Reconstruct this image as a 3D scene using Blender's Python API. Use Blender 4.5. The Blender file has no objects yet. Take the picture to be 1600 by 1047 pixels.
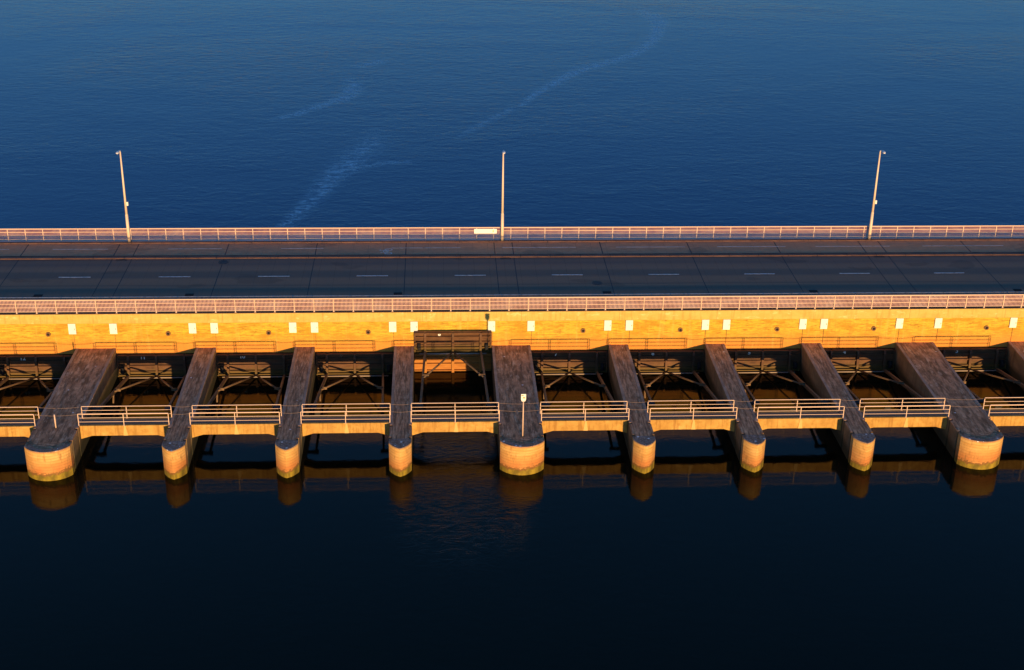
import bpy, bmesh, math, random
import numpy as np
from mathutils import Vector, Matrix

random.seed(7)
S = bpy.context.scene
COL = S.collection

# ------------------------------------------------------------------ camera
cam_d = bpy.data.cameras.new("camera")
cam = bpy.data.objects.new("camera", cam_d)
COL.objects.link(cam)
cam_d.sensor_width = 36.0
cam_d.lens = 2237.74 / 1600.0 * 36.0
cam_d.clip_end = 6000
cam_d.clip_start = 1.0
r = Vector((0.99859681, -0.05069, 0.01532782))
u = Vector((0.00715011, 0.41584727, 0.90940636))
fw = Vector((0.05247185, 0.90802069, -0.41562619))
m = Matrix(((r.x, u.x, -fw.x, 0.0), (r.y, u.y, -fw.y, -101.42), (r.z, u.z, -fw.z, 44.443), (0, 0, 0, 1)))
cam.matrix_world = m
S.camera = cam

# ------------------------------------------------------------------ light
SUN_TRAVEL = Vector((-0.131, 1.0, -0.0352)).normalized()
SUN_EL = math.asin(-SUN_TRAVEL.z)
sd = bpy.data.lights.new("sun", 'SUN')
sd.energy = 2.0
sd.angle = math.radians(0.5)
sd.color = (1.0, 0.63, 0.27)
so = bpy.data.objects.new("sun", sd)
COL.objects.link(so)
so.rotation_euler = SUN_TRAVEL.to_track_quat('-Z', 'Y').to_euler()
so.location = (10, -60, 30)

W = bpy.data.worlds.new("World")
S.world = W
W.use_nodes = True
wn = W.node_tree
sky = wn.nodes.new('ShaderNodeTexSky')
sky.sky_type = 'NISHITA'
sky.sun_disc = False
sky.sun_elevation = SUN_EL
sky.sun_rotation = math.pi - math.atan2(0.131, 1.0)
sky.air_density = 1.0
sky.dust_density = 0.15
sky.ozone_density = 4.2
wn.links.new(sky.outputs[0], wn.nodes['Background'].inputs[0])
wn.nodes['Background'].inputs[1].default_value = 0.15

S.view_settings.view_transform = 'Standard'
S.view_settings.look = 'None'
S.view_settings.gamma = 1.0
S.view_settings.exposure = 1.62
S.render.engine = 'CYCLES'
S.cycles.max_bounces = 6
S.cycles.use_denoising = True
S.cycles.sample_clamp_indirect = 0.0
S.cycles.caustics_reflective = True
S.cycles.blur_glossy = 1.0

# ------------------------------------------------------------------ levels (metres, deck = 0)
ZW = -5.07      # water
ZP = -2.87      # pier tops and footbridge deck
ZL = -3.33      # underside of the wall over each opening


# ------------------------------------------------------------------ helpers
def thing(name, label, cat, loc=(0, 0, 0), group=None):
    o = bpy.data.objects.new(name, None)
    COL.objects.link(o)
    o.location = loc
    o.empty_display_size = 0.3
    o['label'] = label
    o['category'] = cat
    if group:
        o['group'] = group
    return o


def tag(o, label, cat, group=None):
    o['label'] = label
    o['category'] = cat
    if group:
        o['group'] = group
    return o


class MB:
    def __init__(self):
        self.bm = bmesh.new()

    def box(self, x0, x1, y0, y1, z0, z1):
        v = [self.bm.verts.new(p) for p in ((x0, y0, z0), (x1, y0, z0), (x1, y1, z0), (x0, y1, z0),
                                             (x0, y0, z1), (x1, y0, z1), (x1, y1, z1), (x0, y1, z1))]
        for q in ((3, 2, 1, 0), (4, 5, 6, 7), (0, 1, 5, 4), (1, 2, 6, 5), (2, 3, 7, 6), (3, 0, 4, 7)):
            self.bm.faces.new([v[i] for i in q])
        return self

    def prism(self, pts, z0, z1):
        """extrude a counter-clockwise XY outline from z0 to z1"""
        n = len(pts)
        a = [self.bm.verts.new((p[0], p[1], z0)) for p in pts]
        b = [self.bm.verts.new((p[0], p[1], z1)) for p in pts]
        self.bm.faces.new(a[::-1])
        self.bm.faces.new(b)
        for i in range(n):
            j = (i + 1) % n
            self.bm.faces.new((a[i], a[j], b[j], b[i]))
        return self

    def prism_y(self, pts, y0, y1):
        """extrude an XZ outline (counter-clockwise seen from -Y) from y0 to y1"""
        n = len(pts)
        a = [self.bm.verts.new((p[0], y0, p[1])) for p in pts]
        b = [self.bm.verts.new((p[0], y1, p[1])) for p in pts]
        self.bm.faces.new(a)
        self.bm.faces.new(b[::-1])
        for i in range(n):
            j = (i + 1) % n
            self.bm.faces.new((a[j], a[i], b[i], b[j]))
        return self

    def prism_x(self, pts, x0, x1):
        n = len(pts)
        a = [self.bm.verts.new((x0, p[0], p[1])) for p in pts]
        b = [self.bm.verts.new((x1, p[0], p[1])) for p in pts]
        self.bm.faces.new(a[::-1])
        self.bm.faces.new(b)
        for i in range(n):
            j = (i + 1) % n
            self.bm.faces.new((a[i], a[j], b[j], b[i]))
        return self

    def tube(self, p0, p1, r0, r1=None, n=10, caps=True):
        r1 = r0 if r1 is None else r1
        p0, p1 = Vector(p0), Vector(p1)
        d = (p1 - p0).normalized()
        q = d.to_track_quat('Z', 'Y')
        ra, rb = [], []
        for i in range(n):
            t = 2 * math.pi * i / n
            c = q @ Vector((math.cos(t), math.sin(t), 0))
            ra.append(self.bm.verts.new(p0 + c * r0))
            rb.append(self.bm.verts.new(p1 + c * r1))
        for i in range(n):
            j = (i + 1) % n
            f = self.bm.faces.new((ra[i], ra[j], rb[j], rb[i]))
            f.smooth = True
        if caps:
            self.bm.faces.new(ra[::-1])
            self.bm.faces.new(rb)
        return self

    def bar(self, p0, p1, w, h):
        """square-section beam between two points (w across, h up)"""
        p0, p1 = Vector(p0), Vector(p1)
        d = (p1 - p0).normalized()
        s = d.cross(Vector((0, 0, 1)))
        s = s.normalized() if s.length > 1e-4 else Vector((1, 0, 0))
        t = s.cross(d).normalized()
        c = [s * (a * w / 2) + t * (b * h / 2) for a, b in ((-1, -1), (1, -1), (1, 1), (-1, 1))]
        A = [self.bm.verts.new(p0 + k) for k in c]
        B = [self.bm.verts.new(p1 + k) for k in c]
        self.bm.faces.new(A[::-1])
        self.bm.faces.new(B)
        for i in range(4):
            j = (i + 1) % 4
            self.bm.faces.new((A[i], A[j], B[j], B[i]))
        return self

    def path(self, pts, r, n=6):
        for a, b in zip(pts[:-1], pts[1:]):
            self.tube(a, b, r, n=n)
        return self

    def mesh(self, name):
        bmesh.ops.recalc_face_normals(self.bm, faces=self.bm.faces)
        me = bpy.data.meshes.new(name)
        self.bm.to_mesh(me)
        self.bm.free()
        return me

    def build(self, name, mat, parent=None, loc=(0, 0, 0)):
        me = self.mesh(name)
        me.materials.append(mat)
        return put(name, me, parent, loc)


def put(name, me, parent=None, loc=(0, 0, 0)):
    o = bpy.data.objects.new(name, me)
    COL.objects.link(o)
    o.location = loc
    if parent:
        o.parent = parent
    return o


def copy_tree(o, parent=None):
    c = o.copy()
    COL.objects.link(c)
    if parent:
        c.parent = parent
    for ch in [x for x in o.children]:
        copy_tree(ch, c)
    return c


def bevel(o, w, seg=2):
    b = o.modifiers.new("bevel", 'BEVEL')
    b.width = w
    b.segments = seg
    b.limit_method = 'ANGLE'
    return o


# ------------------------------------------------------------------ materials
class NT:
    """tiny wrapper for writing node trees"""

    def __init__(self, name):
        self.mat = bpy.data.materials.new(name)
        self.mat.use_nodes = True
        self.t = self.mat.node_tree
        self.p = self.t.nodes['Principled BSDF']
        self._co = None

    def n(self, kind, **kw):
        nd = self.t.nodes.new(kind)
        for k, v in kw.items():
            setattr(nd, k, v)
        return nd

    def l(self, a, b):
        self.t.links.new(a, b)

    def co(self, scale=(1, 1, 1), world=True):
        if world:
            g = self.n('ShaderNodeNewGeometry')
            src = g.outputs['Position']
        else:
            g = self.n('ShaderNodeTexCoord')
            src = g.outputs['Object']
        mp = self.n('ShaderNodeMapping')
        mp.inputs['Scale'].default_value = scale
        self.l(src, mp.inputs['Vector'])
        return mp.outputs[0]

    def noise(self, scale, detail=4, co=None, rough=0.55, dist=0.0):
        x = self.n('ShaderNodeTexNoise')
        x.inputs['Scale'].default_value = scale
        x.inputs['Detail'].default_value = detail
        x.inputs['Roughness'].default_value = rough
        x.inputs['Distortion'].default_value = dist
        if co is not None:
            self.l(co, x.inputs['Vector'])
        return x.outputs['Fac']

    def ramp(self, fac, stops, interp='LINEAR'):
        x = self.n('ShaderNodeValToRGB')
        x.color_ramp.interpolation = interp
        el = x.color_ramp.elements
        while len(el) < len(stops):
            el.new(0.5)
        for e, (pos, c) in zip(el, stops):
            e.position = pos
            e.color = (*c, 1) if len(c) == 3 else c
        self.l(fac, x.inputs[0])
        return x.outputs[0]

    def val(self, fac, a, b, c=0.0, d=1.0, clamp=True):
        x = self.n('ShaderNodeMapRange')
        x.clamp = clamp
        for i, v in enumerate((a, b, c, d)):
            x.inputs[i + 1].default_value = v
        self.l(fac, x.inputs[0])
        return x.outputs[0]

    def mix(self, fac, a, b, mode='MIX'):
        x = self.n('ShaderNodeMix', data_type='RGBA', blend_type=mode)
        for sock, v in ((x.inputs[0], fac), (x.inputs[6], a), (x.inputs[7], b)):
            if isinstance(v, (int, float)):
                sock.default_value = v
            elif isinstance(v, tuple):
                sock.default_value = (*v, 1)
            else:
                self.l(v, sock)
        return x.outputs[2]

    def math(self, op, a, b=None):
        x = self.n('ShaderNodeMath', operation=op)
        for sock, v in ((x.inputs[0], a), (x.inputs[1], b)):
            if v is None:
                continue
            if isinstance(v, (int, float)):
                sock.default_value = v
            else:
                self.l(v, sock)
        return x.outputs[0]

    def xyz(self, co):
        s = self.n('ShaderNodeSeparateXYZ')
        self.l(co, s.inputs[0])
        return s.outputs

    def bump(self, h, strength=0.3, dist=0.05):
        x = self.n('ShaderNodeBump')
        x.inputs['Strength'].default_value = strength
        x.inputs['Distance'].default_value = dist
        self.l(h, x.inputs['Height'])
        self.l(x.outputs[0], self.p.inputs['Normal'])
        return x

    def out(self, color=None, rough=0.8, metal=0.0, spec=None):
        if color is not None:
            if isinstance(color, tuple):
                self.p.inputs['Base Color'].default_value = (*color, 1)
            else:
                self.l(color, self.p.inputs['Base Color'])
        if isinstance(rough, (int, float)):
            self.p.inputs['Roughness'].default_value = rough
        else:
            self.l(rough, self.p.inputs['Roughness'])
        self.p.inputs['Metallic'].default_value = metal
        if spec is not None:
            self.p.inputs['Specular IOR Level'].default_value = spec
        return self.mat


def m_brick_wall():
    k = NT("yellow_brick")
    co = k.co()
    s = k.xyz(co)
    cmb = k.n('ShaderNodeCombineXYZ')
    k.l(s[0], cmb.inputs[0])
    k.l(s[2], cmb.inputs[1])
    br = k.n('ShaderNodeTexBrick')
    br.inputs['Scale'].default_value = 1.0
    br.inputs['Brick Width'].default_value = 0.42
    br.inputs['Row Height'].default_value = 0.13
    br.inputs['Mortar Size'].default_value = 0.012
    br.inputs['Color1'].default_value = (0.70, 0.49, 0.026, 1)
    br.inputs['Color2'].default_value = (0.58, 0.38, 0.020, 1)
    br.inputs['Mortar'].default_value = (0.50, 0.33, 0.06, 1)
    k.l(cmb.outputs[0], br.inputs['Vector'])
    streak = k.noise(1.0, 6, k.co((1.1, 1, 11.0)), 0.7)
    dark = k.ramp(streak, [(0.40, (1, 1, 1)), (0.50, (0, 0, 0))])
    lite = k.val(k.noise(1.0, 6, k.co((0.4, 5, 5.0)), 0.7), 0.55, 0.7, 0, 0.6)
    big = k.noise(0.5, 3, k.co((0.35, 1, 0.9)))
    c = k.mix(k.val(big, 0.4, 0.7, 0, 0.5), br.outputs['Color'], (0.66, 0.44, 0.055))
    c = k.mix(lite, c, (0.72, 0.52, 0.06))
    c = k.mix(k.math('MULTIPLY', dark, 0.85), c, (0.34, 0.155, 0.010))
    spot = k.noise(1.0, 5, k.co((1.6, 1, 9.0)), 0.7)
    c = k.mix(k.val(spot, 0.56, 0.65, 0, 0.75), c, (0.30, 0.14, 0.015))
    bl = k.noise(0.9, 5, k.co((0.6, 1, 1.5)), 0.7)
    c = k.mix(k.val(bl, 0.48, 0.62, 0, 0.85), c, (0.46, 0.235, 0.012))
    # orange of the dimmed low sun painted into the lowest metre, ragged upper limit
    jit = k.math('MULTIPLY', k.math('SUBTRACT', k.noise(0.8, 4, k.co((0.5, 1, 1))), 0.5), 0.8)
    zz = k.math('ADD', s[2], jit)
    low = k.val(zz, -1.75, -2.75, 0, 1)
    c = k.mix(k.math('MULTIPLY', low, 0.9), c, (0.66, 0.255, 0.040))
    drip = k.noise(1.0, 4, k.co((3.0, 1, 0.25)))
    c = k.mix(k.val(drip, 0.58, 0.75, 0, 0.4), c, (0.74, 0.52, 0.12))
    rust = k.noise(1.0, 5, k.co((1.7, 1, 0.16)), 0.65)
    c = k.mix(k.val(rust, 0.59, 0.70, 0, 0.55), c, (0.46, 0.20, 0.025))
    k.bump(k.math('ADD', br.outputs['Fac'], streak), 0.35, 0.02)
    return k.out(c, 0.85)


def m_coping():
    k = NT("pale_coping_concrete")
    a = k.noise(1.0, 6, k.co((0.8, 1, 2)), 0.65)
    c = k.ramp(a, [(0.3, (0.56, 0.37, 0.075)), (0.55, (0.62, 0.44, 0.11)), (0.8, (0.68, 0.49, 0.14))])
    d = k.noise(1.0, 5, k.co((3, 1, 0.4)), 0.65)
    c = k.mix(k.val(d, 0.50, 0.66, 0, 0.55), c, (0.46, 0.25, 0.045))
    e = k.noise(0.9, 5, k.co((1, 1, 2.5)), 0.7)
    c = k.mix(k.val(e, 0.57, 0.66, 0, 0.7), c, (0.80, 0.64, 0.26))
    s = k.xyz(k.co())
    jx = k.math('MODULO', k.math('ADD', s[0], 200.0), 7.65)
    j = k.math('LESS_THAN', jx, 0.03)
    c = k.mix(k.math('MULTIPLY', j, 0.6), c, (0.25, 0.13, 0.03))
    k.bump(a, 0.2, 0.01)
    return k.out(c, 0.85)


def m_nose():
    k = NT("nose_masonry")
    s = k.xyz(k.co())
    jit = k.math('MULTIPLY', k.math('SUBTRACT', k.noise(1.3, 6, None, 0.7), 0.5), 1.1)
    zz = k.math('ADD', s[2], jit)
    n1 = k.noise(1.0, 6, k.co((0.9, 0.9, 4.5)), 0.65)
    base = k.ramp(n1, [(0.3, (0.560, 0.269, 0.061)), (0.5, (0.672, 0.381, 0.110)), (0.7, (0.739, 0.470, 0.165))])
    red = k.noise(0.7, 4, k.co((1, 1, 1.5)))
    lowm = k.val(zz, -3.4, -4.3, 0, 1)
    c = k.mix(k.math('MULTIPLY', lowm, k.val(red, 0.3, 0.6, 0.5, 1)), base, (0.53, 0.20, 0.05))
    cour = k.math('LESS_THAN', k.math('MODULO', k.math('ADD', s[2], 20.0), 0.21), 0.025)
    c = k.mix(k.math('MULTIPLY', cour, 0.55), c, (0.28, 0.12, 0.03))
    n2 = k.noise(3.0, 6, k.co((1, 1, 0.35)), 0.7)
    c = k.mix(k.val(n2, 0.55, 0.68, 0, 0.7), c, (0.30, 0.15, 0.04))
    wet = k.val(k.math('ADD', s[2], k.math('ADD', k.math('MULTIPLY', jit, 1.2), k.math('MULTIPLY', k.math('SUBTRACT', k.noise(4.0, 6, k.co((1, 1, 2)), 0.75), 0.5), 1.0))), -4.50, -4.58, 0, 0.85)
    c = k.mix(wet, c, (0.15, 0.075, 0.012))
    alg = k.val(k.math('ADD', s[2], k.math('ADD', k.math('MULTIPLY', jit, 0.95), k.math('MULTIPLY', k.math('SUBTRACT', k.noise(6.0, 5, None, 0.7), 0.5), 0.6))), -4.66, -4.76, 0, 1)
    an = k.noise(5.0, 4)
    ac = k.ramp(an, [(0.35, (0.12, 0.085, 0.005)), (0.65, (0.34, 0.235, 0.014))])
    c = k.mix(alg, c, ac)
    k.bump(k.math('ADD', n1, k.math('MULTIPLY', cour, -0.6)), 0.4, 0.03)
    return k.out(c, 0.8)


def m_pier_side():
    k = NT("pier_side_concrete")
    s = k.xyz(k.co())
    n1 = k.noise(1.1, 6, k.co((1, 0.7, 1.4)), 0.65)
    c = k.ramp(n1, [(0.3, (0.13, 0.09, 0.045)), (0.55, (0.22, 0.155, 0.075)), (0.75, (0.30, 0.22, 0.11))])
    st = k.noise(1.0, 5, k.co((2, 2.2, 0.22)), 0.65)
    c = k.mix(k.val(st, 0.5, 0.7, 0, 0.7), c, (0.08, 0.06, 0.025))
    jit = k.math('MULTIPLY', k.math('SUBTRACT', k.noise(1.2, 5), 0.5), 0.8)
    zz = k.math('ADD', s[2], jit)
    wet = k.val(zz, -4.0, -4.5, 0, 1)
    c = k.mix(wet, c, (0.045, 0.04, 0.014))
    k.bump(n1, 0.4, 0.03)
    return k.out(c, 0.8)


def m_pier_top(dark=False):
    k = NT("pier_top_dark_edge" if dark else "pier_top_concrete")
    n1 = k.noise(1.6, 7, k.co((1, 0.8, 1)), 0.7)
    n2 = k.noise(7.0, 5, None, 0.7)
    if dark:
        c = k.ramp(n1, [(0.3, (0.20, 0.155, 0.135)), (0.6, (0.34, 0.27, 0.235)), (0.8, (0.48, 0.39, 0.34))])
    else:
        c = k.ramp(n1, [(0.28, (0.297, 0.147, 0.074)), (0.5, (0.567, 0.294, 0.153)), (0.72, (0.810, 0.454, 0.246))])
    lng = k.noise(2.2, 5, k.co((3.0, 0.22, 1)), 0.7)
    c = k.mix(k.val(lng, 0.50, 0.64, 0, 0.6), c, (0.184, 0.098, 0.053))
    c = k.mix(k.val(n2, 0.46, 0.58, 0, 0.9), c, (0.173, 0.093, 0.049))
    gr = k.noise(11.0, 4, None, 0.75)
    c = k.mix(k.val(gr, 0.55, 0.66, 0, 0.8), c, (0.756, 0.510, 0.328))
    if not dark:
        r3 = k.noise(0.5, 4)
        c = k.mix(k.val(r3, 0.52, 0.7, 0, 0.6), c, (0.405, 0.171, 0.064))
    vo = k.n('ShaderNodeTexVoronoi')
    vo.inputs['Scale'].default_value = 2.6 if dark else 1.1
    k.l(k.co(), vo.inputs['Vector'])
    vr = k.n('ShaderNodeSeparateColor')
    k.l(vo.outputs['Color'], vr.inputs[0])
    sp = k.math('MULTIPLY', k.math('LESS_THAN', vo.outputs['Distance'], 0.22 if dark else 0.08), k.math('GREATER_THAN', vr.outputs[0], 0.45))
    c = k.mix(sp, c, (0.85, 0.80, 0.76))
    k.bump(k.math('ADD', n1, n2), 0.6, 0.02)
    return k.out(c, 0.85, 0.0, 0.25)


def m_beam():
    k = NT("footbridge_concrete")
    a = k.noise(1.0, 6, k.co((1.2, 1, 1.2)), 0.65)
    c = k.ramp(a, [(0.3, (0.415, 0.220, 0.046)), (0.55, (0.537, 0.311, 0.072)), (0.75, (0.659, 0.403, 0.120))])
    d = k.noise(1.0, 5, k.co((6, 1, 0.5)), 0.6)
    c = k.mix(k.val(d, 0.50, 0.66, 0, 0.65), c, (0.28, 0.125, 0.018))
    e = k.noise(2.2, 6, k.co((1, 1, 1.4)), 0.75)
    c = k.mix(k.val(e, 0.50, 0.64, 0, 0.6), c, (0.34, 0.165, 0.022))
    k.bump(a, 0.25, 0.01)
    return k.out(c, 0.85)


def m_deck():
    k = NT("footbridge_deck")
    a = k.noise(2.0, 6, None, 0.65)
    c = k.ramp(a, [(0.3, (0.10, 0.075, 0.06)), (0.7, (0.20, 0.15, 0.12))])
    return k.out(c, 0.85)


def m_asphalt(path=False):
    k = NT("path_asphalt" if path else "road_asphalt")
    s = k.xyz(k.co())
    f = k.noise(3.0, 8, k.co((0.5, 1, 1)), 0.75)
    g = k.noise(0.25, 4, k.co((0.15, 1, 1)))
    if path:
        c = k.ramp(f, [(0.3, (0.468, 0.228, 0.124)), (0.7, (0.731, 0.361, 0.190))])
        c = k.mix(k.val(g, 0.45, 0.65, 0, 0.5), c, (0.771, 0.354, 0.169))
    else:
        # polished wheel tracks and browner strips between them run along the road
        yy = k.math('ADD', s[1], k.math('MULTIPLY', k.math('SUBTRACT', g, 0.5), 0.7))
        bands = k.ramp(k.val(yy, 0.0, 12.0), [
            (0.02, (0.224, 0.127, 0.082)), (0.28, (0.147, 0.129, 0.102)), (0.40, (0.161, 0.129, 0.097)),
            (0.445, (0.406, 0.201, 0.117)), (0.46, (0.238, 0.138, 0.092)), (0.49, (0.378, 0.190, 0.112)), (0.575, (0.399, 0.196, 0.112)), (0.62, (0.210, 0.132, 0.097)),
            (0.70, (0.224, 0.138, 0.098)), (0.745, (0.392, 0.196, 0.117)), (0.80, (0.364, 0.184, 0.112)), (0.85, (0.231, 0.132, 0.097)),
            (0.90, (0.294, 0.155, 0.102)), (0.97, (0.238, 0.127, 0.090))])
        c = k.mix(k.val(f, 0.4, 0.75, 0, 0.4), bands, (0.244, 0.154, 0.104))
    pt = k.noise(0.16, 2, k.co((1, 1.6, 1)))
    c = k.mix(k.val(pt, 0.62, 0.64, 0, 0.22), c, (0.020, 0.022, 0.026))
    cr = k.math('LESS_THAN', k.math('MODULO', k.math('ADD', k.math('ADD', s[0], k.math('MULTIPLY', k.noise(0.9, 3), 0.25)), 100.0), 1.275), 0.022)
    c = k.mix(k.math('MULTIPLY', cr, k.val(k.noise(0.4, 3), 0.42, 0.6, 0, 0.7)), c, (0.015, 0.015, 0.018))
    k.bump(f, 0.3, 0.01)
    return k.out(c, 0.8, 0.0, 0.3)


def m_joint():
    k = NT("road_joint_tar")
    return k.out((0.012, 0.012, 0.014), 0.6)


def m_kerb(far=False):
    k = NT("kerb_stone_pale" if far else "kerb_stone")
    a = k.noise(1.0, 6, k.co((0.9, 3, 3)), 0.65)
    c = k.ramp(a, [(0.3, (0.135, 0.063, 0.043)), (0.6, (0.227, 0.112, 0.076)), (0.8, (0.303, 0.164, 0.115))])
    s = k.xyz(k.co())
    j = k.math('LESS_THAN', k.math('MODULO', k.math('ADD', s[0], 100.0), 2.55), 0.06)
    c = k.mix(k.math('MULTIPLY', j, 0.8), c, (0.038, 0.022, 0.020))
    w = k.noise(1.0, 6, k.co((1.2, 5, 5)), 0.75)      # dirt and weeds caught along the back of the kerb
    back = k.math('GREATER_THAN', s[1], 14.90 if far else 11.78)
    c = k.mix(k.math('MULTIPLY', k.val(w, 0.42, 0.52, 0.1, 0.95), back), c, (0.035, 0.022, 0.014))
    return k.out(c, 0.85)


def m_paint(name, col, wear=0.35, rough=0.6):
    k = NT(name)
    a = k.noise(6.0, 5, None, 0.7)
    c = k.mix(k.val(a, 0.5, 0.8, 0, wear), col, tuple(x * 0.35 for x in col))
    return k.out(c, rough)


def m_line():
    k = NT("worn_road_paint")
    a = k.noise(5.0, 6, k.co((0.6, 2, 1)), 0.7)
    c = k.mix(k.val(a, 0.5, 0.62, 0, 0.8), (0.80, 0.74, 0.70), (0.12, 0.10, 0.09))
    return k.out(c, 0.7)


def m_infill(far=False):
    k = NT("far_rail_bar_paint" if far else "rail_bar_paint")
    a = k.noise(0.6, 5, k.co((1, 1, 3)), 0.6)
    st = ((0.30, 0.11, 0.085), (0.40, 0.19, 0.15), (0.50, 0.30, 0.24)) if far else ((0.46, 0.25, 0.23), (0.60, 0.36, 0.33), (0.66, 0.46, 0.44))
    c = k.ramp(a, [(0.35, st[0]), (0.5, st[1]), (0.68, st[2])])
    return k.out(c, 0.6)


def m_gate():
    k = NT("weathered_gate_steel")
    s = k.xyz(k.co())
    a = k.noise(1.3, 6, k.co((1, 1, 1.6)), 0.65)
    c = k.ramp(a, [(0.3, (0.064, 0.024, 0.008)), (0.5, (0.114, 0.048, 0.018)), (0.72, (0.159, 0.073, 0.032))])
    b = k.noise(1.0, 5, k.co((5, 1, 0.6)), 0.6)
    c = k.mix(k.val(b, 0.54, 0.68, 0, 0.5), c, (0.096, 0.061, 0.015))
    oc = k.n('ShaderNodeTexCoord')
    so_ = k.xyz(oc.outputs['Object'])
    jit = k.math('MULTIPLY', k.math('SUBTRACT', k.noise(1.5, 5), 0.5), 0.7)
    low = k.val(k.math('ADD', so_[2], jit), -1.2, -1.6, 0, 1)
    c = k.mix(k.math('MULTIPLY', low, 0.7), c, (0.13, 0.088, 0.013))
    k.bump(a, 0.3, 0.02)
    return k.out(c, 0.75)


def m_steel_arm():
    k = NT("gate_arm_steel")
    a = k.noise(2.0, 5, None, 0.65)
    c = k.ramp(a, [(0.35, (0.11, 0.065, 0.03)), (0.65, (0.24, 0.14, 0.065))])
    return k.out(c, 0.7)


def m_leaf():
    k = NT("orange_stoplog_timber")
    a = k.noise(1.0, 6, k.co((0.8, 1, 4)), 0.65)
    c = k.ramp(a, [(0.3, (0.340, 0.126, 0.021)), (0.6, (0.468, 0.200, 0.038)), (0.8, (0.527, 0.252, 0.063))])
    return k.out(c, 0.8)


def m_slab():
    k = NT("deck_edge_concrete")
    a = k.noise(1.2, 6, None, 0.65)
    c = k.ramp(a, [(0.3, (0.52, 0.42, 0.36)), (0.7, (0.78, 0.66, 0.58))])
    return k.out(c, 0.85)


def m_water(up):
    k = NT("lake_water" if up else "basin_water")
    foam = k.n('ShaderNodeAttribute', attribute_name='foam').outputs['Fac']
    if up:
        chop = k.noise(1.05, 4, k.co((0.5, 1.0, 1)), 0.62, 0.5)
        swell = k.noise(0.12, 3, k.co((0.5, 1.0, 1)), 0.55, 0.3)
        fine = k.noise(3.2, 3, k.co((0.7, 1.0, 1)), 0.6)
        gust = k.noise(0.02, 3, k.co((0.6, 1.0, 1)), 0.6, 0.6)
        g = k.val(gust, 0.35, 0.65, 0.45, 1.15)
        h = k.math('ADD', k.math('MULTIPLY', chop, 0.50), k.math('MULTIPLY', swell, 0.55))
        h = k.math('ADD', h, k.math('MULTIPLY', fine, 0.10))
        h = k.math('MULTIPLY', h, g)
        fl = k.noise(2.0, 8, k.co((0.45, 0.9, 1)), 0.8, 0.6)
        fm = k.math('MULTIPLY', foam, k.val(fl, 0.48, 0.58, 0.04, 1.0))
        c = k.mix(fm, (0.0, 0.030, 0.120), (0.64, 0.72, 0.80))
        b = k.bump(h, 1.0, 0.12)
        rough = k.val(fm, 0, 1, 0.06, 0.5)
    else:
        chop = k.noise(1.3, 4, k.co((0.7, 1.0, 1)), 0.6, 0.5)
        swell = k.noise(0.25, 3, None, 0.55)
        boil = k.noise(1.5, 5, k.co((0.6, 1.0, 1)), 0.65, 2.2)
        h = k.math('ADD', k.math('MULTIPLY', chop, 0.018), k.math('MULTIPLY', swell, 0.05))
        h = k.math('ADD', h, k.math('MULTIPLY', k.math('MULTIPLY', boil, foam), 0.10))
        fm = k.math('MULTIPLY', foam, k.val(boil, 0.5, 0.75, 0, 0.35))
        c = k.mix(fm, (0.002, 0.003, 0.002), (0.06, 0.06, 0.06))
        b = k.bump(h, 1.0, 0.42)
        rough = 0.065
    k.p.inputs['IOR'].default_value = 1.333
    k.p.inputs['Specular Tint'].default_value = (0.42, 0.85, 1.0, 1) if up else (0.80, 0.80, 0.36, 1)
    k.p.inputs['Specular IOR Level'].default_value = 0.5 if up else 0.28
    return k.out(c, rough)


M = dict(
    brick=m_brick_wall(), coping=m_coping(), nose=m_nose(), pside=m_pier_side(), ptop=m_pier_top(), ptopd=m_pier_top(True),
    beam=m_beam(), rib=m_paint('pale_rib_concrete', (0.66, 0.42, 0.13), 0.3), deck=m_deck(), road=m_asphalt(), path=m_asphalt(True), joint=m_joint(), kerb=m_kerb(), kerbf=m_kerb(True),
    rail=m_paint("cream_rail_paint", (0.74, 0.52, 0.38), 0.35), infill=m_infill(), infillf=m_infill(True), box=m_paint("white_cabinet_paint", (0.85, 0.85, 0.78), 0.12),
    gate=m_gate(), arm=m_steel_arm(), leaf=m_leaf(), slab=m_slab(), line=m_line(), white=m_paint("white_number_paint", (0.9, 0.9, 0.85), 0.1),
    lamp=m_paint("lamp_pole_paint", (0.80, 0.62, 0.45), 0.25), lamphead=m_paint("lamp_head_grey", (0.75, 0.75, 0.76), 0.1, 0.35),
    black=m_paint("black_rubber", (0.012, 0.011, 0.010), 0.3, 0.9), iron=m_paint("dark_cast_iron", (0.02, 0.02, 0.022), 0.4),
    rust=m_paint("rusty_pipe", (0.20, 0.085, 0.03), 0.5), dark=m_paint("dark_cable", (0.34, 0.17, 0.045), 0.2),
    chain=m_paint("chain_steel", (0.30, 0.20, 0.14), 0.3), signw=m_paint("sign_white", (0.85, 0.85, 0.8), 0.05),
    signo=m_paint("sign_orange", (0.75, 0.30, 0.05), 0.1), glass=m_paint("lamp_lens", (0.6, 0.6, 0.58), 0.05, 0.2),
    pipe=m_paint("pale_pipe", (0.36, 0.28, 0.22), 0.35), wup=m_water(True), wdn=m_water(False),
)

k = NT("coping_top_grazing_tone")  # dark brown of the coping top in grazing light, put into the colour
M['coping_top'] = k.out(k.ramp(k.noise(2.0, 5), [(0.3, (0.16, 0.075, 0.035)), (0.7, (0.28, 0.14, 0.07))]), 0.9, 0.0, 0.2)

# ------------------------------------------------------------------ the setting: water
def seg_dist(px, py, a, b):
    ax, ay = a[:2]
    bx, by = b[:2]
    dx, dy = bx - ax, by - ay
    t = np.clip(((px - ax) * dx + (py - ay) * dy) / (dx * dx + dy * dy), 0, 1)
    return np.hypot(px - ax - t * dx, py - ay - t * dy), t


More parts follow.
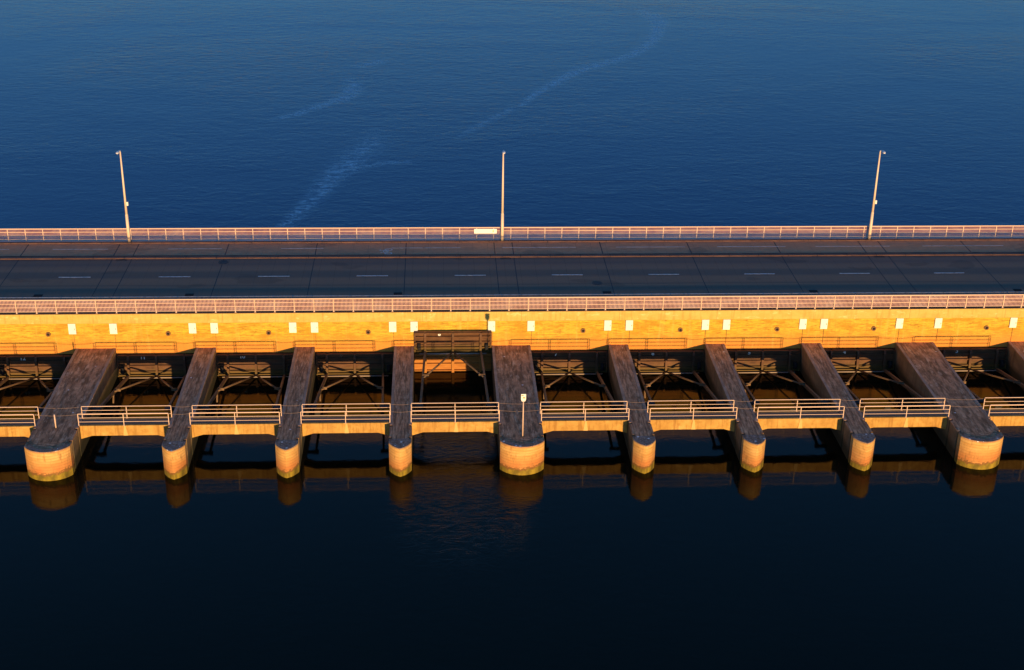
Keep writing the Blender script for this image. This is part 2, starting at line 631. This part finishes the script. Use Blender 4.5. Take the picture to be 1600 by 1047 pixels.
def sheet(name, xs, ys, z, mat, foamf):
    X, Y = np.meshgrid(xs, ys)
    nx, ny = len(xs), len(ys)
    V = np.stack([X.ravel(), Y.ravel(), np.full(X.size, z)], 1)
    i = np.arange(nx * ny).reshape(ny, nx)
    F = np.stack([i[:-1, :-1].ravel(), i[:-1, 1:].ravel(), i[1:, 1:].ravel(), i[1:, :-1].ravel()], 1)
    me = bpy.data.meshes.new(name)
    me.vertices.add(len(V))
    me.vertices.foreach_set('co', V.ravel())
    me.loops.add(F.size)
    me.loops.foreach_set('vertex_index', F.ravel().astype(np.int32))
    me.polygons.add(len(F))
    me.polygons.foreach_set('loop_start', (np.arange(len(F)) * 4).astype(np.int32))
    me.polygons.foreach_set('loop_total', np.full(len(F), 4, np.int32))
    me.update(calc_edges=True)
    at = me.attributes.new('foam', 'FLOAT', 'POINT')
    at.data.foreach_set('value', np.clip(foamf(V[:, 0], V[:, 1]), 0, 1).astype(np.float32))
    me.materials.append(mat)
    o = put(name, me)
    o['kind'] = 'structure'
    return o


# patches of foam and current on the lake: (x, y, half width, strength) along each
STREAKS = [
    [(-15.0, 33.0, .55, .85), (-13.6, 38.0, .7, 1.0), (-12.3, 43, .9, .8), (-11.2, 48.5, 1.3, .6), (-9.4, 54, 1.7, .45), (-7.5, 61, 1.7, .28), (-6.8, 68, 1.4, .0)],
    [(-10.5, 48, .6, .3), (-8.5, 51.5, .7, .4), (-6.0, 53.4, .6, .4), (-3.6, 53.8, 0.5, .4), (-1.5, 53, .4, 0)],
    [(-20.5, 70, .5, .0), (-17, 73.6, .6, .8), (-14.4, 77.5, .8, .7), (-11.6, 81, 1.0, .8), (-10.6, 86.5, 1.0, .6), (-12, 92, .7, .0)],
    [(-10.5, 98, .7, .5), (-7.6, 100.5, .7, .5)],
    [(11.2, 77.5, .3, .8), (12.3, 81.0, .5, .7), (15.5, 87.5, .7, .6), (20.5, 96.5, 1.0, .65), (25, 100.4, .8, .75), (29, 105, .7, .8), (32, 111, .7, .9), (34.3, 118, .7, .95), (35.9, 126, .9, .85), (35.6, 132, 1.2, .6), (34, 137, 1.0, 0)],
    [(3, 64, .4, .2), (6.3, 70, .7, .35), (9.8, 76, .6, .3)],
]


def foam_up(x, y):
    f = np.zeros_like(x)
    for P in STREAKS:
        for a, b in zip(P[:-1], P[1:]):
            d, t = seg_dist(x, y, a, b)
            w = a[2] + (b[2] - a[2]) * t
            s = a[3] + (b[3] - a[3]) * t
            f = np.maximum(f, 2.1 * s * np.exp(-(d / w) ** 2 * 1.1))
    return f


def foam_dn(x, y):
    d = np.hypot((x - 1.6) / 4.6, (y + 21.5) / 6.2)
    f = np.exp(-d ** 4)
    d2 = np.hypot((x - 1.4) / 2.9, (y + 11.5) / 6.5)
    return np.maximum(f * 0.9, 0.8 * np.exp(-d2 ** 4))


xs = np.concatenate([[-1500, -600, -250, -120], np.arange(-40, 60.1, 0.5), [130, 260, 600, 1500]])
ys = np.concatenate([[8, 16, 24], np.arange(30, 140.1, 0.6), [170, 220, 300, 500, 900, 1800, 3500]])
sheet('water', xs, ys, ZW, M['wup'], foam_up)
xs = np.concatenate([[-1500, -300, -80, -20], np.arange(-8, 12.1, 0.4), [30, 80, 300, 1500]])
ys = np.concatenate([[-900, -300, -120, -60], np.arange(-36, 2.1, 0.5), [8]])
sheet('water', xs, ys, ZW, M['wdn'], foam_dn)

# ------------------------------------------------------------------ the setting: road, cycle path, kerbs
XL, XR = -75.0, 90.0


def structure(o):
    o['kind'] = 'structure'
    return o


road = structure(MB().box(XL, XR, 0.40, 11.45, -0.30, 0.0).build('road', M['road']))
kerb = structure(bevel(MB().box(XL, XR, 11.452, 12.0, -0.30, 0.115).build('kerb', M['kerb']), 0.025))
cyc = structure(MB().box(XL, XR, 12.002, 14.75, -0.30, 0.10).build('cycle_path', M['path']))
kerb2 = structure(bevel(MB().box(XL, XR, 14.752, 15.05, -0.30, 0.21).build('kerb', M['kerbf']), 0.025))

# centre line, edge line
k = MB()
for i in range(-6, 10):
    x = -6.5 + 8.0 * i
    k.box(x, x + 2.55, 7.45, 7.58, 0.001, 0.005)
k.build('centre_line', M['line'], road)
MB().box(XL, XR, 3.30, 3.40, 0.001, 0.005).build('edge_line', M['line'], road)
k = MB()
for a, b in ((-48, -43.5), (-40.5, -36), (-32.37, -27.77), (-22.76, -18.2), (-13.2, -9.6), (-3.8, 2.1), (5.69, 12.04), (15.5, 21.5), (24.3, 30.3), (32.93, 39.5), (42.4, 49.6), (53, 59)):
    k.box(a, b, 13.49, 13.57, 0.101, 0.105)
k.build('centre_line', M['line'], cyc)
# tarred joints across the deck
k, k2 = MB(), MB()
for x in (-43.0, -34.65, -27.0, -25.35, -17.75, -10.2, -2.55, 5.0, 6.6, 14.2, 21.85, 29.55, 37.0, 38.75, 46.2, 54.0):
    j = random.uniform(-.03, .03)
    k.box(x - .035 + j, x + .035 + j, 0.42, 11.43, 0.0005, 0.003)
    k2.box(x - .04 + j, x + .04 + j, 12.02, 14.73, 0.1005, 0.103)
k.build('joint', M['joint'], road)
k2.build('joint', M['joint'], cyc)


def flat_ring(mb, cx, cy, r0, r1, z0, z1, n=20, sx=1.0):
    for i in range(n):
        a, b = 2 * math.pi * i / n, 2 * math.pi * (i + 1) / n
        p = [(cx + sx * q * math.cos(t), cy + q * math.sin(t)) for q, t in ((r0, a), (r1, a), (r1, b), (r0, b))]
        mb.prism(p, z0, z1)


def flat_stroke(mb, a, b, w, z0, z1):
    a, b = Vector((*a, 0)), Vector((*b, 0))
    s = (b - a).normalized().cross(Vector((0, 0, 1))) * (w / 2)
    mb.prism([(p.x, p.y) for p in (a - s, a + s, b + s, b - s)], z0, z1)


# bicycle stencil, wheels towards +x, handlebar towards -x, in the near lane of the path
k = MB()
bx, by, z0, z1 = -4.05, 12.72, 0.101, 0.105
for wy in (-0.42, 0.42):
    flat_ring(k, bx, by + wy, 0.20, 0.27, z0, z1, sx=1.25)
for a, b in (((0, -.42), (-.42, -.16)), ((-.42, -.16), (0.02, .05)), ((0.02, .05), (0, .42)), ((-.42, -.16), (-.42, .25)), ((-.42, .25), (0, .42)), ((-.42, .25), (0.02, .05)),
             ((-.42, .25), (-.72, .30)), ((-.72, .16), (-.72, .42)), ((-.42, -.16), (-.62, -.2)), ((-.62, -.3), (-.62, -.08))):
    flat_stroke(k, (bx + a[0], by + a[1]), (bx + b[0], by + b[1]), 0.075, z0, z1)
k.build('bicycle_symbol', m_paint("stencil_paint", (0.62, 0.62, 0.60), 0.5), cyc)

# gully grates and manhole covers let into the road
for x in (-47.5, -31.2, -19.45, -3.05, 13.64, 30.38, 47.2, 63.0):
    g = MB()
    w = 0.34
    g.box(x - w, x + w, 3.40, 3.96, 0.001, 0.008)
    for i in range(6):
        xx = x - w + .03 + i * .11
        g.box(xx, xx + .05, 3.45, 3.91, 0.008, 0.02)
    g.build('drain_grate', M['black'], road)
for x in (-26.2, 5.86, 37.95):
    g = MB().box(x - .45, x + .45, 11.08, 11.40, 0.001, 0.004)
    for i in range(4):
        g.box(x - .4 + i * .2, x - .3 + i * .2, 11.1, 11.38, 0.004, 0.02)
    g.build('drain_grate', M['iron'], road)
for x, y in ((-17.7, 10.62), (13.05, 5.67)):
    g = MB()
    flat_ring(g, x, y, 0.0001, 0.33, 0.001, 0.012)
    flat_ring(g, x, y, 0.36, 0.42, 0.001, 0.010)
    g.build('manhole_cover', M['iron'], road)

# ------------------------------------------------------------------ the dam wall under the road
dam = thing('dam_wall', 'yellow brick wall with a pale coping band, carrying the road across the water', 'wall', (5, 0, ZW))
D = -5.0
off = (-5.0, 0, -ZW)          # parts are written in world coordinates and shifted to the root


def dpart(mb, name, mat):
    return mb.build(name, mat, dam, off)


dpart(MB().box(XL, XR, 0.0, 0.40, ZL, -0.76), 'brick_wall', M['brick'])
cp = dpart(MB().box(XL, XR, -0.05, 0.398, -0.758, 0.02), 'coping', M['coping'])
bevel(cp, 0.02)
dpart(MB().box(XL, XR, -.03, 0.39, 0.0205, 0.028), 'coping_top_sheet', M['coping_top'])  # thin sheet over the coping top, its grazing-light tone painted in
dpart(MB().box(XL, -35.45, 0.0, 0.40, -8.0, ZL - .001).box(47.05, XR, 0.0, 0.40, -8.0, ZL - .001), 'abutment_wall', M['pside'])
dpart(MB().box(XL, XR, 0.42, 16.45, -1.2, -0.305).box(XL, XR, 15.052, 17.3, -0.30, 0.12), 'deck_slab', M['slab'])
dpart(MB().box(XL, XR, 16.1, 16.5, ZL, -1.21), 'rear_wall', M['slab'])
for x in (-37.5, -29.7, -20.62, -12.95, -5.3, 11.41, 19.06, 26.72, 34.44, 43.5, 51):
    g = MB()
    n = 16
    for i in range(n):      # open pipe end with a lip
        a, b = 2 * math.pi * i / n, 2 * math.pi * (i + 1) / n
        P = [(q * math.cos(t), q * math.sin(t)) for q, t in ((.11, a), (.19, a), (.19, b), (.11, b))]
        g.prism_y([(x + p[0], -1.62 + p[1]) for p in P], -0.10, -0.001)
    o = dpart(g, 'drain_outlet', M['rust'])
    g = MB().tube((x, -0.003, -1.62), (x, -0.02, -1.62), 0.11, n=16)
    g.build('pipe_bore', M['black'], o)

# ------------------------------------------------------------------ piers
NARROW, WIDE = 0.765, 1.51
NY, TIP = -14.95, -16.36


def side_outline(w, y_end, notches):
    """right-hand side going towards -Y, with stop-log slots"""
    P = []
    for y in notches:
        P += [(w, y + .1), (w - .2, y + .1), (w - .2, y - .1), (w, y - .1)]
    return P


def pier_body_outline(w):
    R = [(w, 0.395)] + side_outline(w, NY, (-13.1,)) + [(w, -14.73), (w - .2, -14.73), (w - .2, NY)]
    L = [(-x, y) for x, y in R][::-1]
    return (R + L)[::-1]


def nose_outline(w, wide):
    pts = []
    n = 18
    ys = -15.50
    if wide:
        a = w
        sag = abs(TIP - ys)
        rad = (a * a + sag * sag) / (2 * sag)
        cy = TIP + rad
        th = math.asin(a / rad)
        for i in range(n + 1):
            t = -th + 2 * th * i / n
            pts.append((rad * math.sin(t), cy - rad * math.cos(t)))
    else:
        # two arcs meeting in a blunt point
        for i in range(n + 1):
            t = -1 + 2 * i / n
            x = w * t
            y = TIP + (ys - TIP) * (0.45 * abs(t) + 0.55 * abs(t) ** 2.6)
            pts.append((x, y))
    L = [(-w, NY), (-(w - .2), NY)]
    return pts + [(w, NY), (w - .2, NY + .001), (-(w - .2), NY + .001), (-w, NY)]


GP = 'piers between the sluice openings'


def make_pier(w, wide):
    t = thing('pier', '', 'pier', (0, 0, ZW), GP)
    body = pier_body_outline(w)
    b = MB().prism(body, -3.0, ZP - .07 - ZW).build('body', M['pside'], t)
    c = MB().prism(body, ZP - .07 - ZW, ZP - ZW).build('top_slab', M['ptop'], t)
    no = nose_outline(w, wide)
    a = MB().prism(no, -3.0, ZP - .07 - ZW).build('nose', M['nose'], t)
    e = MB().prism(no, ZP - .07 - ZW, ZP - ZW).build('nose_slab', M['ptop'] if wide else M['ptopd'], t)
    if wide:
        cv = no[:19]
        inn = [(x * (1 - .30 / w), y + .40) for x, y in cv]
        g = MB()
        for q in range(18):
            g.prism([cv[q], cv[q + 1], inn[q + 1], inn[q]], ZP - ZW + .001, ZP - ZW + .016)
        g.build('nose_rim', M['ptopd'], t)
    # the last two metres of the top are an edge of darker stone round the slots
    # steel slot guides: pale angle at the corner of each slot on the sunny side
    for sx in (-1, 1):
        for y0, y1 in ((-14.94, -14.74), (-13.19, -13.01)):
            MB().box(sx * (w - .19) - .012, sx * (w - .19) + .012, y0, y1, -2.5, ZP - ZW + .02).build('slot_guide', M['iron'], t)
    # raised edge strips along both sides of the top
    g = MB()
    for sx in (-1, 1):
        x0, x1 = sorted((sx * w, sx * (w - .2)))
        g.box(x0 + .003, x1, -12.98, 0.39, ZP - ZW + .001, ZP - ZW + .018)
    g.build('edge_strip', M['deck2'], t)
    return t


k = NT("pier_edge_strip")
a = k.noise(1.2, 6, k.co((1, .5, 1)), 0.7)
M['deck2'] = k.out(k.ramp(a, [(0.3, (0.22, 0.14, 0.095)), (0.55, (0.44, 0.29, 0.20)), (0.75, (0.60, 0.43, 0.31))]), 0.85)

PIERS = [  # x, wide, label
    (-34.62, False, 'narrow pointed pier beyond gate 12, at the left edge of the picture'),
    (-26.23, True, 'wide round-nosed pier with a short stub post on its top'),
    (-17.83, False, 'narrow pointed pier between the gates numbered 11 and 10'),
    (-10.23, False, 'narrow pointed pier between the gates numbered 10 and 9'),
    (-2.55, False, 'narrow pointed pier just left of the raised gate'),
    (5.80, True, 'wide round-nosed pier with a tall sign post on its top'),
    (14.22, False, 'narrow pointed pier between the gates numbered 7 and 6'),
    (21.87, False, 'narrow pointed pier between the gates numbered 6 and 5'),
    (29.55, False, 'narrow pointed pier between the gates numbered 5 and 4'),
    (37.88, True, 'wide round-nosed pier with a bare top, furthest right of the wide ones'),
    (46.22, False, 'narrow pier cut off by the right edge of the picture'),
]
WHERE = ['the pier beyond gate 12', 'the wide pier with the stub post', 'the narrow pier between gates 11 and 10', 'the narrow pier between gates 10 and 9',
         'the narrow pier left of the raised gate', 'the wide pier with the sign post', 'the narrow pier between gates 7 and 6',
         'the narrow pier between gates 6 and 5', 'the narrow pier between gates 5 and 4', 'the wide bare-topped pier', 'the pier cut off at the right edge']
pn, pw = make_pier(NARROW, False), make_pier(WIDE, True)
used = set()
for x, wide, lab in PIERS:
    src = pw if wide else pn
    o = src if src not in used else copy_tree(src)
    used.add(src)
    o.location = (x, 0, ZW)
    o['label'] = lab


def hw(i):
    return WIDE if PIERS[i][1] else NARROW


# ------------------------------------------------------------------ footbridge spans
BAYS = []
for i in range(len(PIERS) - 1):
    a, b = PIERS[i][0] + hw(i), PIERS[i + 1][0] - hw(i + 1)
    BAYS.append(((a + b) / 2, b - a))
NUM = [12, 11, 10, 9, 8, 7, 6, 5, 4, 3]
L = 6.07
YF, YB = -12.62, -11.50


def make_span():
    t = thing('footbridge_span', '', 'footbridge', (0, -12.05, ZP), 'concrete footbridge spans between the piers')
    h = L / 2 - .004
    yf, yb = YF - .03 + 12.05, YB + .03 + 12.05
    MB().box(-h, h, yf + .22, yb - .22, -.22, -.004).build('deck', M['deck'], t)
    prof = [(-h, -1.02), (-h + .78, -.78), (h - .78, -.78), (h, -1.02), (h, 0), (-h, 0)]
    f = bevel(MB().prism_y(prof, yf, yf + .218).build('front_beam', M['beam'], t), .012)
    MB().prism_y([(-.10, -.76), (.22, -.76), (.10, -.002), (0.0, -.002)], yf - .045, yf - .001).build('stiffening_rib', M['rib'], f)
    bevel(MB().prism_y(prof, yb - .218, yb).build('rear_beam', M['beam'], t), .012)
    post = None
    for y in (YF + 12.05, YB + 12.05):
        rl = None
        # the railing's own mesh is its top rail
        rl = MB().bar((-h - .05, 0, .92), (h + .05, 0, .92), .046, .046).build('railing', M['rail'], t, (0, y, 0))
        for z in (.61, .30):
            MB().bar((-h - .05, 0, z), (h + .05, 0, z), .026, .028).build('rail', M['rail'], rl)
        for x in (-h - .05, 0.0, h + .05):
            if post is None:
                post = MB().box(-.024, .024, -.022, .022, 0.001, .891)
                post.box(-.07, .07, -.06, .06, 0.001, .015)
                post = post.mesh('post')
                post.materials.append(M['rail'])
            put('post', post, rl, (x, 0, 0))
    return t


sp = make_span()
for i, (x, w) in enumerate(BAYS):
    o = sp if i == 0 else copy_tree(sp)
    o.location = (x, -12.05, ZP)
    o['label'] = 'pale concrete footbridge with twin railings in front of ' + ('the raised gate' if NUM[i] == 8 else 'gate %d' % NUM[i])

# chains sagging across the pier tops between the railings
for i in range(1, len(PIERS)):
    x, wd = PIERS[i][0], hw(i)
    if i == len(PIERS) - 1:
        continue
    for y, nm in ((YF, 'front'), (YB, 'rear')):
        pts = []
        for q in range(11):
            t = -1 + 2 * q / 10
            pts.append(((wd - .03) * t, 0, .88 - (.10 if PIERS[i][1] else .07) * (1 - t * t)))
        c = MB().path(pts, .011, 5).build('chain', M['chain'], None, (x, y, ZP))
        tag(c, 'thin %s chain sagging across %s' % (nm, WHERE[i]), 'chain', 'chains across the pier tops')

# ------------------------------------------------------------------ tainter gates (origin on the hinge axis)
HY, HZ = -9.5, -3.25
RAD = 9.40


def skin_y(z):       # y of the skin above the hinge
    return math.sqrt(RAD * RAD - z * z)


def make_gate():
    t = thing('sluice_gate', '', 'gate', (0, HY, HZ), 'radial sluice gates under the wall')
    hw_ = 3.0
    zt, zb = -0.10, -2.10
    sk = MB()
    n = 10
    pf = [(skin_y(zt + (zb - zt) * i / n) - .05, zt + (zb - zt) * i / n) for i in range(n + 1)]
    pb = [(y + .05, z) for y, z in pf]
    sk.prism_x(pf + pb[::-1], -hw_, hw_)
    sk.build('skin_plate', M['gate'], t)
    for x in (-hw_ + .05, -2.15, 0.0, 2.15, hw_ - .05):
        dep = .34 if abs(x) < 2.5 else .22
        w = .085 if abs(x) < 2.5 else .05
        g = MB()
        ft = [(skin_y(z) - .052 - dep * (1 if z < -.35 else .55), z) for z in np.linspace(zt - .06, -1.80, 7)]
        bk = [(skin_y(z) - .052, z) for z in np.linspace(zt - .06, -1.80, 7)]
        g.prism_x(ft + bk[::-1], x - w, x + w)
        g.build('girder', M['gate'], t)
    for z, dp in ((-.14, .20), (-.52, .15), (-.98, .17), (-1.46, .17), (-1.72, .22)):
        g = MB()
        y1 = skin_y(z) - .053
        for a, b in ((-2.945, -2.24), (-2.06, -.09), (.09, 2.06), (2.24, 2.945)):
            g.box(a, b, y1 - dp, y1, z - .022, z + .022)
            g.box(a, b, y1 - dp - .015, y1 - dp - .001, z - .05, z + .05)
        g.build('stiffener', M['gate'], t)
    MB().tube((-2.6, skin_y(-1.8) - .50, -1.80), (2.6, skin_y(-1.8) - .50, -1.80), .055, n=10).build('tie_pipe', M['pipe'], t)
    ye, ze = skin_y(-1.75) - .42, -1.72
    for sx in (-1, 1):
        # main arm from the side girder back to the hinge, in three pieces of its own look
        a = MB().bar((sx * 2.18, ye, ze), (sx * 2.46, 0.15, -0.02), .16, .22).build('arm', M['arm'], t)
        jx, jt = sx * 2.31, 0.5
        jp = Vector((sx * 2.18, ye, ze)).lerp(Vector((sx * 2.46, 0.15, -0.02)), .52)
        d = MB().tube((0.02 * sx, ye - .02, ze + .02), (jp.x - sx * .08, jp.y, jp.z + .10), .07, n=10).build('diagonal_brace', M['arm'], t)
        MB().box(-.24, .24, -.03, .03, -.10, .10).build('gusset', M['arm'], d, (jp.x - sx * .22, jp.y + .35, jp.z + .05))
        if sx < 0:
            MB().bar((jp.x, jp.y, jp.z - .1), (jp.x + sx * .02, jp.y - .3, jp.z - .72), .10, .10).build('strut', M['arm'], a)
        MB().tube((sx * 2.25, 0, 0), (sx * 3.02, 0, 0), .16, n=16).build('hinge_pin', M['iron'], t)
        g = MB().tube((sx * 2.50, skin_y(-1.3) - .30, -1.32), (sx * 2.74, skin_y(-1.3) - .30, -1.32), .30, n=18)
        g.build('guide_roller', M['black'], t)
    return t


def number_mesh(s):
    cu = bpy.data.curves.new('number', 'FONT')
    cu.body = s
    cu.size = 0.44
    cu.align_x = 'CENTER'
    cu.extrude = 0.008
    cu.offset = 0.014
    ob = bpy.data.objects.new('number', cu)
    COL.objects.link(ob)
    dg = bpy.context.evaluated_depsgraph_get()
    me = bpy.data.meshes.new_from_object(ob.evaluated_get(dg))
    bpy.data.objects.remove(ob)
    me.name = 'number'
    me.materials.clear()
    me.materials.append(M['white'])
    return me


gt = make_gate()
for i, (x, w) in enumerate(BAYS):
    o = gt if i == 0 else copy_tree(gt)
    o.location = (x, HY, HZ)
    if NUM[i] == 8:
        o.rotation_euler = (math.asin(1.87 / 9.4), 0, 0)
        o['label'] = 'raised rusty brown sluice gate lifted in front of the wall, the only open one'
    else:
        o['label'] = 'closed rusty brown sluice gate numbered %d' % NUM[i]
for i, o in enumerate([o for o in COL.objects if o.name.split('.')[0] == 'sluice_gate']):
    n = put('number', number_mesh(str(NUM[i])), o, (-1.05, skin_y(-.3) - .062, -.48))
    n.rotation_euler = (math.pi / 2, 0, 0)

# second leaf closing the opening behind the raised gate
xb = BAYS[4][0]
lf = thing('stop_gate', 'orange planked leaf closing the opening below the raised gate', 'gate', (xb, 0.05, ZW))
MB().box(-3.02, 3.02, 0.0, 0.10, -2.0, 1.73).build('planking', M['leaf'], lf)
for x in (-2.15, 0.0, 2.15):
    MB().box(x - .10, x + .10, -.30, -.002, -1.0, 1.70).build('girder', M['leaf'], lf)
for z in (0.12, 0.70, 1.26):
    g = MB()
    for a, b in ((-3.0, -2.26), (-2.04, -.11), (.11, 2.04), (2.26, 3.0)):
        g.box(a, b, -.20, -.002, z - .03, z + .03)
    g.build('stiffener', M['leaf'], lf)

# ------------------------------------------------------------------ control boxes on the wall
def make_cabinet():
    t = thing('control_box', '', 'control box', (0, 0, -1.60), 'white control boxes on the wall')
    bevel(MB().box(-.28, .28, -.13, -.052, 0, .86).build('cabinet', M['box'], t), .012)
    d = bevel(MB().box(-.25, .25, -.15, -.132, .04, .82).build('door', M['box'], t), .006)
    MB().box(.17, .20, -.168, -.152, .36, .50).build('handle', M['iron'], d)
    MB().box(-.22, .22, -.052, -.001, .10, .16).box(-.22, .22, -.052, -.001, .68, .74).build('bracket', M['iron'], t)
    g = MB().tube((0.06, -.06, -1.24), (0.06, -.06, -.001), .012, n=8)
    g.box(.03, .09, -.06, -.001, -.45, -.42).box(.03, .09, -.06, -.001, -.95, -.92)
    g.build('conduit', M['dark'], t)
    return t


cab = make_cabinet()
BX = [(-27.84, 1, 'left'), (-24.73, 1, 'right'), (-18.73, 2, 'left'), (-17.07, 2, 'right'), (-11.08, 3, 'left'), (-9.41, 3, 'right'), (-3.40, 4, 'left'), (-1.75, 4, 'right'),
      (4.25, 5, 'left'), (7.32, 5, 'right'), (13.32, 6, 'left'), (15.01, 6, 'right'), (21.0, 7, 'left'), (22.67, 7, 'right'), (28.72, 8, 'left'), (30.40, 8, 'right'),
      (36.43, 9, 'left'), (39.54, 9, 'right'), (45.58, 10, 'left')]
for i, (x, pi_, side) in enumerate(BX):
    o = cab if i == 0 else copy_tree(cab)
    o.location = (x, 0, -1.60)
    o['label'] = 'white wall box at the %s edge of %s' % (side, WHERE[pi_])

# ------------------------------------------------------------------ bridge railings
def railing(label, y, zb, x_first, step, n, name_group=None):
    t = thing('railing', label, 'railing', (5, y, zb), 'railings along both sides of the road')
    x0 = x_first - 5
    x1 = x0 + step * (n - 1)
    for z, s in ((1.09, .075), (.79, .042), (.48, .042), (.13, .035)):
        MB().box(x0, x1, -s / 2, s / 2, z - s / 2, z + s / 2).build('rail', M['rail'], t)
    pm = MB().box(-.032, .032, -.06, -.012, .001, 1.05).box(-.08, .08, -.08, .08, .001, .015).mesh('post')
    pm.materials.append(M['rail'])
    im = MB()
    nb = 15
    for q in range(1, nb):
        xx = step * q / nb
        wb = .022 if y < 5 else .010
        im.box(xx - wb, xx + wb, .002, .022, .148, .458)
        im.box(xx - .022, xx + .022, .002, .022, .502, .768)
        im.box(xx - .022, xx + .022, .002, .022, .812, 1.051)
    im = im.mesh('infill_panel')
    im.materials.append(M['infillf'] if y > 5 else M['infill'])
    for q in range(n):
        put('post', pm, t, (x0 + step * q, 0, 0))
        if q < n - 1:
            put('infill_panel', im, t, (x0 + step * q, 0, 0))
    return t


railing('cream railing with reddish bars along the near edge of the road, above the brick wall', 0.18, 0.0285, -31.9 - 1.5 * 14, 1.5, 96)
railing('cream railing with reddish bars along the far edge beyond the cycle path', 15.50, 0.121, -35.05 - 1.484 * 13, 1.484, 96)

# white banner on the far railing
bn = thing('banner', 'white banner board fixed to the far railing beside the middle lamp', 'banner', (4.29, 15.40, 0.70))
MB().box(-.98, .98, -.02, .012, 0.0, .42).build('board', M['signw'], bn)
MB().box(.62, .72, -.024, -.021, .12, .30).build('printed_mark', m_paint("banner_print", (0.45, 0.5, 0.15), 0.1), bn)
MB().box(-.75, -.70, .013, .055, .08, .34).box(.70, .75, .013, .055, .08, .34).build('clip', M['iron'], bn)

# ------------------------------------------------------------------ street lamps
def make_lamp():
    t = thing('street_lamp', '', 'street lamp', (0, 0, 0), 'street lamps beside the cycle path')
    MB().tube((0, 0, 0), (0, 0, 2.4), .135, .125, 14).tube((0, 0, 2.4), (0, 0, 2.5), .125, .10, 14).tube((0, 0, 2.5), (0, 0, 8.0), .10, .062, 14).build('pole', M['lamp'], t)
    MB().box(-.19, .19, -.19, .19, 0.001, .03).build('base_plate', M['iron'], t)
    MB().tube((0, 0, 7.99), (0, -.10, 8.14), .045, .042, 10).tube((0, -.10, 8.14), (0, -.52, 8.22), .042, .036, 10).build('arm', M['lamphead'], t)
    # lantern: flattened tear shape
    bm = bmesh.new()
    bmesh.ops.create_uvsphere(bm, u_segments=16, v_segments=10, radius=1.0)
    for v in bm.verts:
        y = v.co.y
        taper = 0.62 + 0.38 * (1 - (y + 1) / 2)
        v.co = Vector((v.co.x * .17 * taper, -.86 + y * .42, 8.22 + (v.co.z * .12 * taper if v.co.z > 0 else v.co.z * .05)))
    for f in bm.faces:
        f.smooth = True
    mb = MB()
    mb.bm.free()
    mb.bm = bm
    hd = mb.build('lamp_head', M['lamphead'], t)
    bm = bmesh.new()
    bmesh.ops.create_uvsphere(bm, u_segments=14, v_segments=8, radius=1.0)
    for v in bm.verts:
        v.co = Vector((v.co.x * .12, -.95 + v.co.y * .26, 8.185 + v.co.z * .05))
    for f in bm.faces:
        f.smooth = True
    mb = MB()
    mb.bm.free()
    mb.bm = bm
    mb.build('lens', M['glass'], hd)
    MB().box(.10, .24, -.09, .09, 3.28, 3.60).build('junction_box', M['box'], t)
    return t


lp = make_lamp()
for i, (x, y, rz, lab) in enumerate(((-26.25, 15.0, 0, 'tall cream street lamp on the left, above the wide pier with the stub post'),
                                     (5.73, 15.0, 0, 'tall cream street lamp standing next to the white banner'),
                                     (38.08, 15.0, 0, 'tall cream street lamp on the right, above the bare-topped wide pier'))):
    o = lp if i == 0 else copy_tree(lp)
    o.location = (x, y, 0.21)
    o['label'] = lab
    if i == 1:      # the middle lamp has no junction box
        for ch in list(o.children):
            if ch.name.startswith('junction_box'):
                bpy.data.objects.remove(ch)

# ------------------------------------------------------------------ sign post and stub post on the piers
sg = thing('sign_post', 'slim tall post with a small white sign panel on the wide middle pier', 'sign post', (5.86, -14.80, ZP))
MB().tube((0, 0, 0.001), (0, 0, 2.75), .045, .04, 10).build('pole', M['rail'], sg)
MB().box(-.12, .12, -.12, .12, .001, .02).build('base_plate', M['iron'], sg)
pn_ = MB().prism_y([(-.11, 2.72), (.11, 2.72), (.17, 2.88), (.17, 3.28), (-.17, 3.28), (-.17, 2.88)], -.075, -.048).build('panel', M['signw'], sg)
MB().box(-.04, .10, -.079, -.076, 2.95, 3.05).build('orange_mark', M['signo'], pn_)
MB().box(-.14, .0, -.079, -.076, 3.14, 3.20).build('dark_mark', M['dark'], pn_)
st = thing('stub_post', 'short bare post standing on the wide left pier', 'post', (-26.24, -12.90, ZP))
MB().tube((0, 0, .001), (0, 0, 1.05), .05, n=10).build('pole', M['rail'], st)
MB().box(-.10, .10, -.10, .10, .001, .02).build('base_plate', M['iron'], st)
